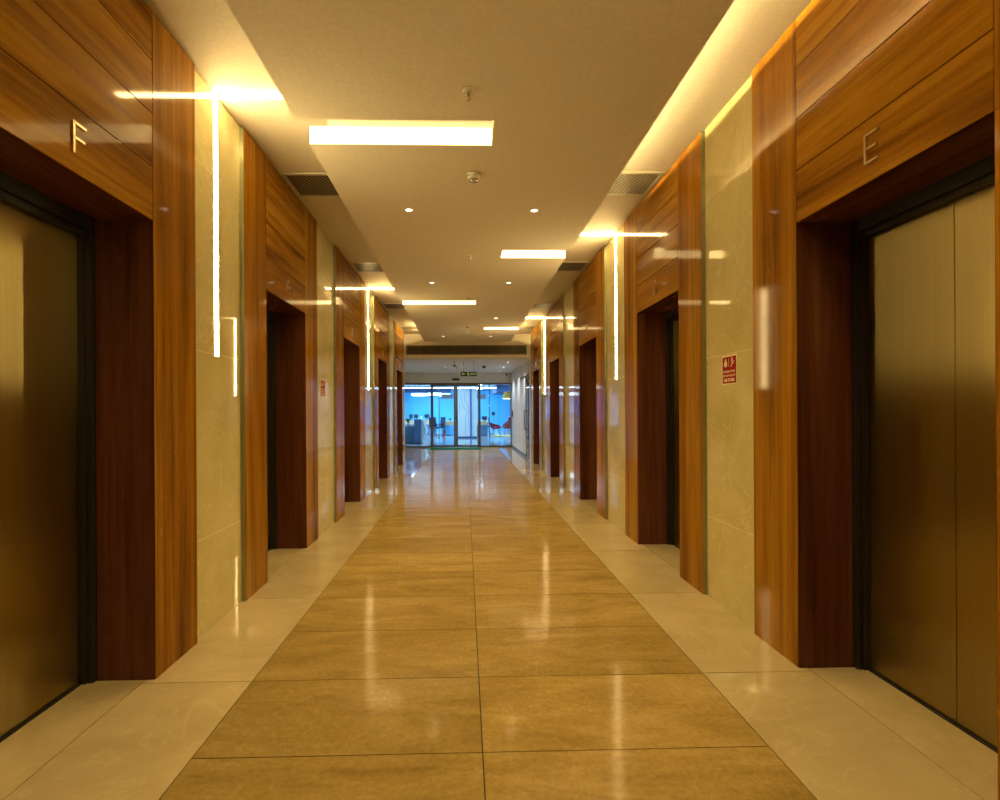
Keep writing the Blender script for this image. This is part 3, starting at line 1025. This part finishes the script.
# glass side door in the white wall
t = thing('side_door', 'frameless glass door with bar handle set in the white lobby wall', 'glass door', (XR + 0.01, 15.03, 0))
t['kind'] = 'thing'
bxo('frame', (-0.004, 0.06, -0.51, -0.485, 0, 2.40), M['white'], t, 0.002)
bxo('frame', (-0.004, 0.06, 0.485, 0.51, 0, 2.40), M['white'], t, 0.002)
bxo('top_track', (-0.03, -0.001, -0.51, 1.75, 2.41, 2.44), M['frame_grey'], t, 0.002)
bxo('pane', (0.02, 0.032, -0.465, 0.465, 0.015, 2.40), M['glass'], t)
for z in (0.10, 2.30):
    bxo('patch_hinge', (0.005, 0.045, 0.38, 0.47, z - 0.05, z + 0.05), M['frame_grey'], t, 0.003)
bm = bmesh.new()
tube(bm, [(0.018, 0.36, 0.85), (-0.05, 0.36, 0.85), (-0.05, 0.36, 1.40), (0.018, 0.36, 1.40)], 0.014, 10)
obj('bar_handle', bm, M['dark_plastic'], t)

# ------------------------------------------------------------------ office behind the glass
DS = 520.0
def at(px, d):
    return (px - 464.3) * d / DS
def zt(py, d):
    return 1.4 + (411 - py) * d / DS

# office fill panels added to brighten the room, then the hanging line lamps
t0 = None
for x, y, lb in ((-4.2, 23.5, 'added office fill light panel over the reception counter'), (4.2, 23.5, 'added office fill light panel inside the fixed pane by the card reader'),
                 (-2.6, 35.4, 'added office fill light panel nearest the blue back wall by the bulkhead'), (0.6, 35.6, 'added office fill light panel nearest the blue back wall behind the pillar'), 
                 (-4.2, 29.0, 'added office fill light panel over the workstations'), (0.4, 30.5, 'added office fill light panel behind the patterned pillar'), (3.6, 29.0, 'added office fill light panel over the red chairs')):
    if t0 is None:
        t0 = thing('office_fill_panel', lb, 'ceiling light', (x, y, OZ), 0, 'square fill light panels added to the office ceiling')
        bm = bmesh.new(); box(bm, -0.6, 0.6, -0.6, 0.6, -0.015, -0.004); obj('diffuser', bm, M['office_fill'], t0)
        bm = bmesh.new()
        for a in ((-0.63, 0.63, -0.63, -0.6), (-0.63, 0.63, 0.6, 0.63), (-0.63, -0.6, -0.6, 0.6), (0.6, 0.63, -0.6, 0.6)):
            box(bm, *a, -0.02, 0)
        obj('frame', bm, M['pot'], t0)
    else:
        dup(t0, (x, y, OZ), lb)
t0 = None
for x0, x1, lb in ((-3.1, -0.5, 'long white line lamp hanging over the reception desk'), (-0.4, 1.55, 'long white line lamp hanging by the patterned pillar')):
    t = thing('line_pendant', lb, 'pendant light', ((x0 + x1) / 2, 25.6, 2.53), 0, 'white line lamps in the office')
    hw = (x1 - x0) / 2
    bxo('diffuser', (-hw, hw, -0.03, 0.03, 0.0, 0.02), M['line_lamp'], t)
    bxo('housing', (-hw, hw, -0.035, 0.035, 0.021, 0.06), M['pot'], t)
    bm = bmesh.new()
    for sx in (-0.9, 0.9):
        cyl(bm, (sx * hw, 0, (OZ - 2.53 + 0.06) / 2), 0.004, OZ - 2.53 - 0.06, 'Z', 8)
    obj('cable', bm, M['frame_grey'], t)
# ring pendants
for x, y, r, lb in ((-2.62, 30.2, 0.46, 'round glowing cloud lamp at the far side of the reception desk'), (-1.74, 29.7, 0.40, 'round glowing cloud lamp beside the door mullion'), (-1.20, 31.0, 0.34, 'round glowing cloud lamp behind the sliding door leaf')):
    t = thing('ring_pendant', lb, 'pendant light', (x, y, 2.30), 0, 'round cloud lamps over the workstations')
    bm = bmesh.new(); lathe(bm, [(r - 0.16, 0.0), (r, 0.0), (r + 0.02, 0.06), (r, 0.13), (r - 0.16, 0.13), (r - 0.16, 0.0)], seg=40)
    obj('ring', bm, M['ring_light'], t)
    bm = bmesh.new()
    for k in range(3):
        a = 2 * PI * k / 3
        tube(bm, [((r - 0.08) * math.cos(a), (r - 0.08) * math.sin(a), 0.13), (0, 0, OZ - 2.30 - 0.001)], 0.004, 6)
    obj('cable', bm, M['frame_grey'], t)
# grey felt box lamps
for x0, x1, y, z0, z1, lb in ((-1.32, -0.66, 29.5, 2.10, 2.36, 'grey felt box lamp hanging behind the sliding door leaf'), (0.66, 1.18, 29.5, 2.08, 2.34, 'grey felt box lamp hanging beside the patterned pillar')):
    t = thing('felt_pendant', lb, 'pendant light', ((x0 + x1) / 2, y, z0), 0, 'grey felt box lamps')
    hw = (x1 - x0) / 2
    bm = bmesh.new()
    for a in ((-hw, hw, -0.2, -0.18), (-hw, hw, 0.18, 0.2), (-hw, -hw + 0.02, -0.18, 0.18), (hw - 0.02, hw, -0.18, 0.18)):
        box(bm, *a, 0, z1 - z0)
    box(bm, -hw + 0.02, hw - 0.02, -0.18, 0.18, z1 - z0 - 0.02, z1 - z0)
    obj('shade', bm, M['grey_felt'], t)
    bm = bmesh.new(); box(bm, -hw + 0.03, hw - 0.03, -0.17, 0.17, 0.02, 0.04); obj('diffuser', bm, M['ring_light'], t)
    bm = bmesh.new()
    for sx in (-0.7, 0.7):
        cyl(bm, (sx * hw, 0, (z1 - z0 + OZ - z0) / 2), 0.004, OZ - z1, 'Z', 8)
    obj('cable', bm, M['frame_grey'], t)

# reception desk
t = thing('reception_counter', 'low teal blue reception counter carrying the potted plant', 'reception counter', (-2.2, 22.8, 0))
bm = bmesh.new(); box(bm, -1.2, 0.0, -0.30, 0.35, 0.04, 0.75, 0, 0.004)
obj('cabinet', bm, M['desk_blue'], t)
bm = bmesh.new(); box(bm, -1.18, -0.02, -0.27, 0.32, 0, 0.04)
obj('plinth', bm, M['navy'], t)
t = thing('reception_desk', 'tall angular blue grey end of the reception desk beside the low counter', 'reception desk', (-2.2, 22.8, 0))
bm = bmesh.new(); box(bm, 0.004, 0.31, -0.36, 0.40, 0.05, 1.06, 0, 0.004)
obj('high_panel', bm, M['desk_pale'], t)
bm = bmesh.new()
prism(bm, [(0.312, 0.05), (0.312, 1.06), (0.39, 1.02), (0.54, 0.52), (0.36, 0.05)], -0.30, 0.60, 'Y')
obj('side_facet', bm, M['pillar'], t)
bm = bmesh.new(); box(bm, 0.02, 0.30, -0.33, 0.38, 0.0, 0.05)
obj('plinth', bm, M['navy'], t)
def blades(bm, n, h, r, seed):
    rnd = random.Random(seed)
    for k in range(n):
        a = rnd.uniform(0, 2 * PI); L = h * rnd.uniform(0.6, 1.0); lean = r * rnd.uniform(0.3, 1.0); w = rnd.uniform(0.02, 0.035)
        da = Vector((math.cos(a), math.sin(a), 0)); pr = Vector((-math.sin(a), math.cos(a), 0))
        prev = None
        for s in range(6):
            u = s / 5
            c = da * (lean * u ** 1.6) + Vector((0, 0, 0.10 + L * (u - 0.25 * u * u)))
            ww = w * math.sin(PI * min(0.98, 0.12 + 0.86 * u)) + 0.001
            cur = (bm.verts.new(c - pr * ww), bm.verts.new(c + Vector((0, 0, -0.006))), bm.verts.new(c + pr * ww))
            if prev:
                bm.faces.new((prev[0], prev[1], cur[1], cur[0])); bm.faces.new((prev[1], prev[2], cur[2], cur[1]))
            prev = cur
t = thing('potted_plant', 'green leafy plant in a pale pot on the low reception counter', 'potted plant', (-2.46, 22.66, 0.75))
bm = bmesh.new(); lathe(bm, [(0.0, 0.0), (0.07, 0.0), (0.09, 0.13), (0.08, 0.13), (0.075, 0.11), (0.0, 0.11)], seg=20)
obj('pot', bm, M['pot'], t)
bm = bmesh.new(); blades(bm, 60, 0.36, 0.20, 3)
obj('leaves', bm, M['leaf'], t)
def bottle_thing(loc, label, r, h, mat):
    t = thing('desk_bottle', label, 'bottle', loc, 0, 'bottles along the workstation counter')
    bm = bmesh.new(); lathe(bm, [(0, 0), (r, 0), (r, h * 0.65), (r * 0.45, h * 0.8), (r * 0.45, h * 0.92), (0, h * 0.92)], seg=14)
    obj('body', bm, mat, t)
    bm = bmesh.new(); cyl(bm, (0, 0, h * 0.96), r * 0.5, h * 0.08, 'Z', 12)
    obj('cap', bm, M['navy'], t)

def monitor(label, loc, wd, hg, rz=0.0, stand=0.14):
    t = thing('monitor', label, 'monitor', loc, rz, 'dark monitors on the office desks')
    bxo('screen', (-wd / 2, wd / 2, -0.02, 0.02, stand, stand + hg), M['navy'], t, 0.004)
    bm = bmesh.new(); box(bm, -0.02, 0.02, 0.02, 0.05, 0.01, stand + hg * 0.5); box(bm, -0.10, 0.10, -0.08, 0.10, 0, 0.012, 0, 0.003)
    obj('stand', bm, M['frame_grey'], t)
    return t
# workstations
def workstation(label, x0, x1, y, ztop, dep, front):
    t = thing('workstation', label, 'desk', ((x0 + x1) / 2, y, 0), 0, 'office workstations')
    hw = (x1 - x0) / 2
    bxo('desktop', (-hw, hw, -dep / 2, dep / 2, ztop - 0.04, ztop), M['wood_pale'], t, 0.004)
    bxo('modesty_panel', (-hw + 0.02, hw - 0.02, -dep / 2 + 0.02, -dep / 2 + 0.05, ztop - 0.24, ztop - 0.04), M['wood_pale'], t)
    bxo('front_panel', (-hw + 0.02, hw - 0.02, -dep / 2 + 0.06, -dep / 2 + 0.09, 0.03, ztop - 0.24), M[front], t)
    for sx in (-1, 1):
        for sy in (-1, 1):
            bxo('leg', (sx * (hw - 0.03) - 0.02, sx * (hw - 0.03) + 0.02, sy * (dep / 2 - 0.12) - 0.02, sy * (dep / 2 - 0.12) + 0.02, 0, ztop - 0.04), M['frame_grey'], t)
    bxo('plinth', (-hw + 0.06, hw - 0.06, -dep / 2 + 0.06, -dep / 2 + 0.10, 0, 0.03), M['navy'], t)
    return t
workstation('pale oak workstation with blue front, behind the sliding door leaf', -1.36, -0.62, 30.3, 0.83, 0.9, 'office_blue')
workstation('pale oak workstation beside the patterned pillar', 0.62, 1.30, 29.8, 0.84, 0.9, 'desk_pale')
workstation('long white counter workstation behind the reception desk', -3.6, -1.72, 31.5, 0.86, 0.8, 'desk_pale')
for k, px in enumerate((-3.25, -2.95, -2.62, -2.30, -1.95)):
    if k in (2, 4):
        bottle_thing((px, 31.4, 0.86), ['', '', 'slim bottle between the monitors of the long counter', '', 'slim bottle at the end of the long counter'][k], 0.04, 0.30, M['pot'])
    else:
        monitor('dark monitor on the long counter, %s' % ['behind the plant', 'second from the plant', '', 'nearest the door mullion'][k], (px, 31.5, 0.86), 0.22 + 0.02 * k, 0.22)
monitor('small dark monitor on the workstation with blue front', (-0.85, 30.3, 0.83), 0.14, 0.09, 0, 0.06)
monitor('dark monitor on the workstation beside the patterned pillar', (1.12, 29.8, 0.84), 0.30, 0.20, 0, 0.06)

def office_chair(label, loc, rz):
    t = thing('office_chair', label, 'chair', loc, rz, 'navy office chairs')
    bm = bmesh.new(); box(bm, -0.23, 0.23, -0.22, 0.22, 0.44, 0.51, 0, 0.02); obj('seat', bm, M['navy'], t)
    bm = bmesh.new()
    prism(bm, [(0.20, 0.52), (0.25, 0.55), (0.30, 1.05), (0.26, 1.07)], -0.21, 0.21, 'X'); obj('backrest', bm, M['navy'], t)
    for sx in (-1, 1):
        bm = bmesh.new(); box(bm, sx * 0.25 - 0.02, sx * 0.25 + 0.02, -0.14, 0.14, 0.66, 0.69, 0, 0.006); box(bm, sx * 0.25 - 0.012, sx * 0.25 + 0.012, -0.02, 0.03, 0.46, 0.66)
        obj('armrest', bm, M['dark_plastic'], t)
    bm = bmesh.new(); cyl(bm, (0, 0, 0.26), 0.025, 0.36, 'Z', 12)
    for k in range(5):
        a = 2 * PI * k / 5
        tube(bm, [(0, 0, 0.10), (0.28 * math.cos(a), 0.28 * math.sin(a), 0.07)], 0.016, 6)
    obj('star_base', bm, M['frame_grey'], t)
    for k in range(5):
        a = 2 * PI * k / 5
        bm = bmesh.new(); cyl(bm, (0.28 * math.cos(a), 0.28 * math.sin(a), 0.03), 0.03, 0.03, 'X', 12); obj('caster', bm, M['dark_plastic'], t)
office_chair('navy office chair with arms just behind the door mullion', (-1.66, 28.6, 0), 0.5)
office_chair('navy office chair behind it, next to the blue fronted workstation', (-1.45, 29.5, 0), -0.9)
office_chair('navy office chair beside the workstation at the pillar', (1.42, 30.75, 0), 1.2)

# fire extinguisher
t = thing('fire_extinguisher', 'red fire extinguisher on the floor before the blue fronted workstation', 'fire extinguisher', (-1.17, 29.4, 0))
bm = bmesh.new(); lathe(bm, [(0, 0), (0.075, 0), (0.08, 0.02), (0.08, 0.30), (0.05, 0.36), (0.02, 0.38), (0.0, 0.38)], seg=20)
obj('cylinder_body', bm, M['fire_red'], t)
bm = bmesh.new(); cyl(bm, (0, 0, 0.40), 0.02, 0.05, 'Z', 12); box(bm, -0.015, 0.015, -0.07, 0.02, 0.42, 0.45)
vl = obj('valve', bm, M['dark_plastic'], t)
bm = bmesh.new(); tube(bm, [(0, -0.02, 0.41), (0.06, -0.06, 0.38), (0.085, -0.05, 0.20)], 0.010, 8)
obj('hose', bm, M['dark_plastic'], vl)

# pillar with line pattern
pil = thing('pillar', 'broad pale pillar with thin angular line pattern and blue edge', 'pillar', (0.0, 27.0, 0))
bm = bmesh.new(); box(bm, -0.55, 0.26, 0, 0.75, 0.0, OZ - 0.003)
obj('front_face', bm, M['pillar'], pil)
bxo('blue_edge', (0.262, 0.36, -0.012, 0.74, 0.0, OZ - 0.003), M['pillar_blue'], pil)
bxo('side_face', (0.362, 0.62, 0.06, 0.75, 0.0, OZ - 0.003), M['pillar'], pil)
bm = bmesh.new()
for pts in ([(0.02, 0.05), (0.02, 1.10), (0.14, 1.32), (-0.02, 1.55), (-0.16, 1.75), (-0.16, 2.0), (-0.30, 2.2)],
            [(0.08, 1.85), (-0.02, 1.98), (-0.02, 2.3), (0.10, 2.5)],
            [(0.20, 0.6), (0.20, 1.6), (0.10, 1.75)], [(-0.40, 0.6), (-0.40, 1.2), (-0.28, 1.45), (-0.28, 1.9)]):
    for (x0, z0), (x1, z1) in zip(pts, pts[1:]):
        L = math.hypot(x1 - x0, z1 - z0); nx, nz = -(z1 - z0) / L * 0.008, (x1 - x0) / L * 0.008
        prism(bm, [(x0 + nx, z0 + nz), (x0 - nx, z0 - nz), (x1 - nx, z1 - nz), (x1 + nx, z1 + nz)], -0.004, -0.0005, 'Y')
obj('line_pattern', bm, M['pillar_line'], pil)
bxo('plinth', (-0.55, 0.62, -0.02, -0.012, 0, 0.08), M['bulkhead_blue'], pil)

# glass posts of inner partition
for x, lb in ((-1.33, 'slim dark post of the inner partition beside the navy chairs'), (1.27, 'slim dark post of the inner partition before the red chairs')):
    t = thing('partition_post', lb, 'post', (x, 27.0, 0), 0, 'slim posts of the inner partition')
    bxo('upright', (-0.022, 0.022, -0.03, 0.03, 0.02, OZ), M['frame_grey'], t)
    bxo('foot', (-0.05, 0.05, -0.05, 0.05, 0, 0.02), M['frame_grey'], t)

# rug, red chairs, blue chair, yellow pendant, display stand
t = thing('rug', 'pale yellow rug under the red chairs', 'rug', (2.95, 28.9, 0))
bxo('pile', (-1.50, 1.5, -1.5, 1.3, 0.0, 0.012), M['rug'], t)
bxo('binding', (-1.50, 1.5, -1.55, -1.501, 0.0, 0.008), M['wood_pale'], t)
def shell_chair(label, loc, rz, mat, group, s=1.0):
    t = thing('shell_chair', label, 'chair', loc, rz, group)
    bm = bmesh.new()
    prof = [(-0.28, 0.47), (-0.30, 0.43), (-0.20, 0.38), (0.10, 0.35), (0.22, 0.38), (0.34, 0.62), (0.42, 0.92), (0.38, 0.94), (0.27, 0.66), (0.16, 0.46), (0.05, 0.42), (-0.18, 0.44)]
    prism(bm, [(y * s, z * s) for y, z in prof], -0.26 * s, 0.26 * s, 'X')
    obj('shell', bm, mat, t)
    for sx in (-1, 1):
        bm = bmesh.new(); prism(bm, [(-0.20 * s, 0.44 * s), (0.16 * s, 0.46 * s), (0.30 * s, 0.70 * s), (0.12 * s, 0.62 * s), (-0.18 * s, 0.56 * s)], sx * 0.26 * s, sx * 0.30 * s, 'X')
        obj('armrest', bm, mat, t)
    for sx in (-1, 1):
        for y0, y1 in ((-0.14, -0.22), (0.10, 0.22)):
            bm = bmesh.new(); tube(bm, [(sx * 0.14 * s, y0 * s, 0.37 * s), (sx * 0.22 * s, y1 * s, 0.012)], 0.018 * s, 8)
            obj('leg', bm, M['wood_leg'], t)
shell_chair('red armchair facing the yellow lamp, beside the dark post', (1.72, 28.9, 0.0125), R(90), M['red_fabric'], 'red armchairs on the rug', 1.08)
shell_chair('red armchair seen from behind under the yellow lamp', (2.50, 28.6, 0.0125), R(200), M['red_fabric'], 'red armchairs on the rug', 1.15)
shell_chair('blue armchair behind the red one under the yellow lamp', (2.75, 31.2, 0.0), R(-30), M['blue_fabric'], None, 1.2)
t = thing('drum_pendant', 'yellow drum lamp hanging above the red chairs', 'pendant light', (2.50, 28.3, 2.08))
bm = bmesh.new(); lathe(bm, [(0.44, 0.0), (0.36, 0.36), (0.0, 0.36)], seg=36); lathe(bm, [(0.43, 0.0), (0.35, 0.35), (0.0, 0.35)], seg=36)
obj('shade', bm, M['yellow'], t)
bm = bmesh.new(); lathe(bm, [(0.0, 0.02), (0.42, 0.02), (0.42, 0.0), (0.44, -0.03), (0.0, -0.03)], seg=36); obj('diffuser', bm, M['shade_lit'], t)
bm = bmesh.new(); cyl(bm, (0, 0, (0.36 + OZ - 2.08) / 2), 0.006, OZ - 2.08 - 0.36, 'Z', 8); obj('cable', bm, M['frame_grey'], t)
t = thing('display_stand', 'slim stand with a small dark screen between post and red chair', 'display stand', (1.62, 29.6, 0.0125))
bxo('screen', (-0.09, 0.09, -0.02, 0.01, 1.13, 1.34), M['navy'], t, 0.004)
bm = bmesh.new(); cyl(bm, (0, 0.02, 0.60), 0.012, 1.16, 'Z', 10); cyl(bm, (0, 0.02, 0.01), 0.12, 0.02, 'Z', 20)
obj('pole', bm, M['frame_grey'], t)
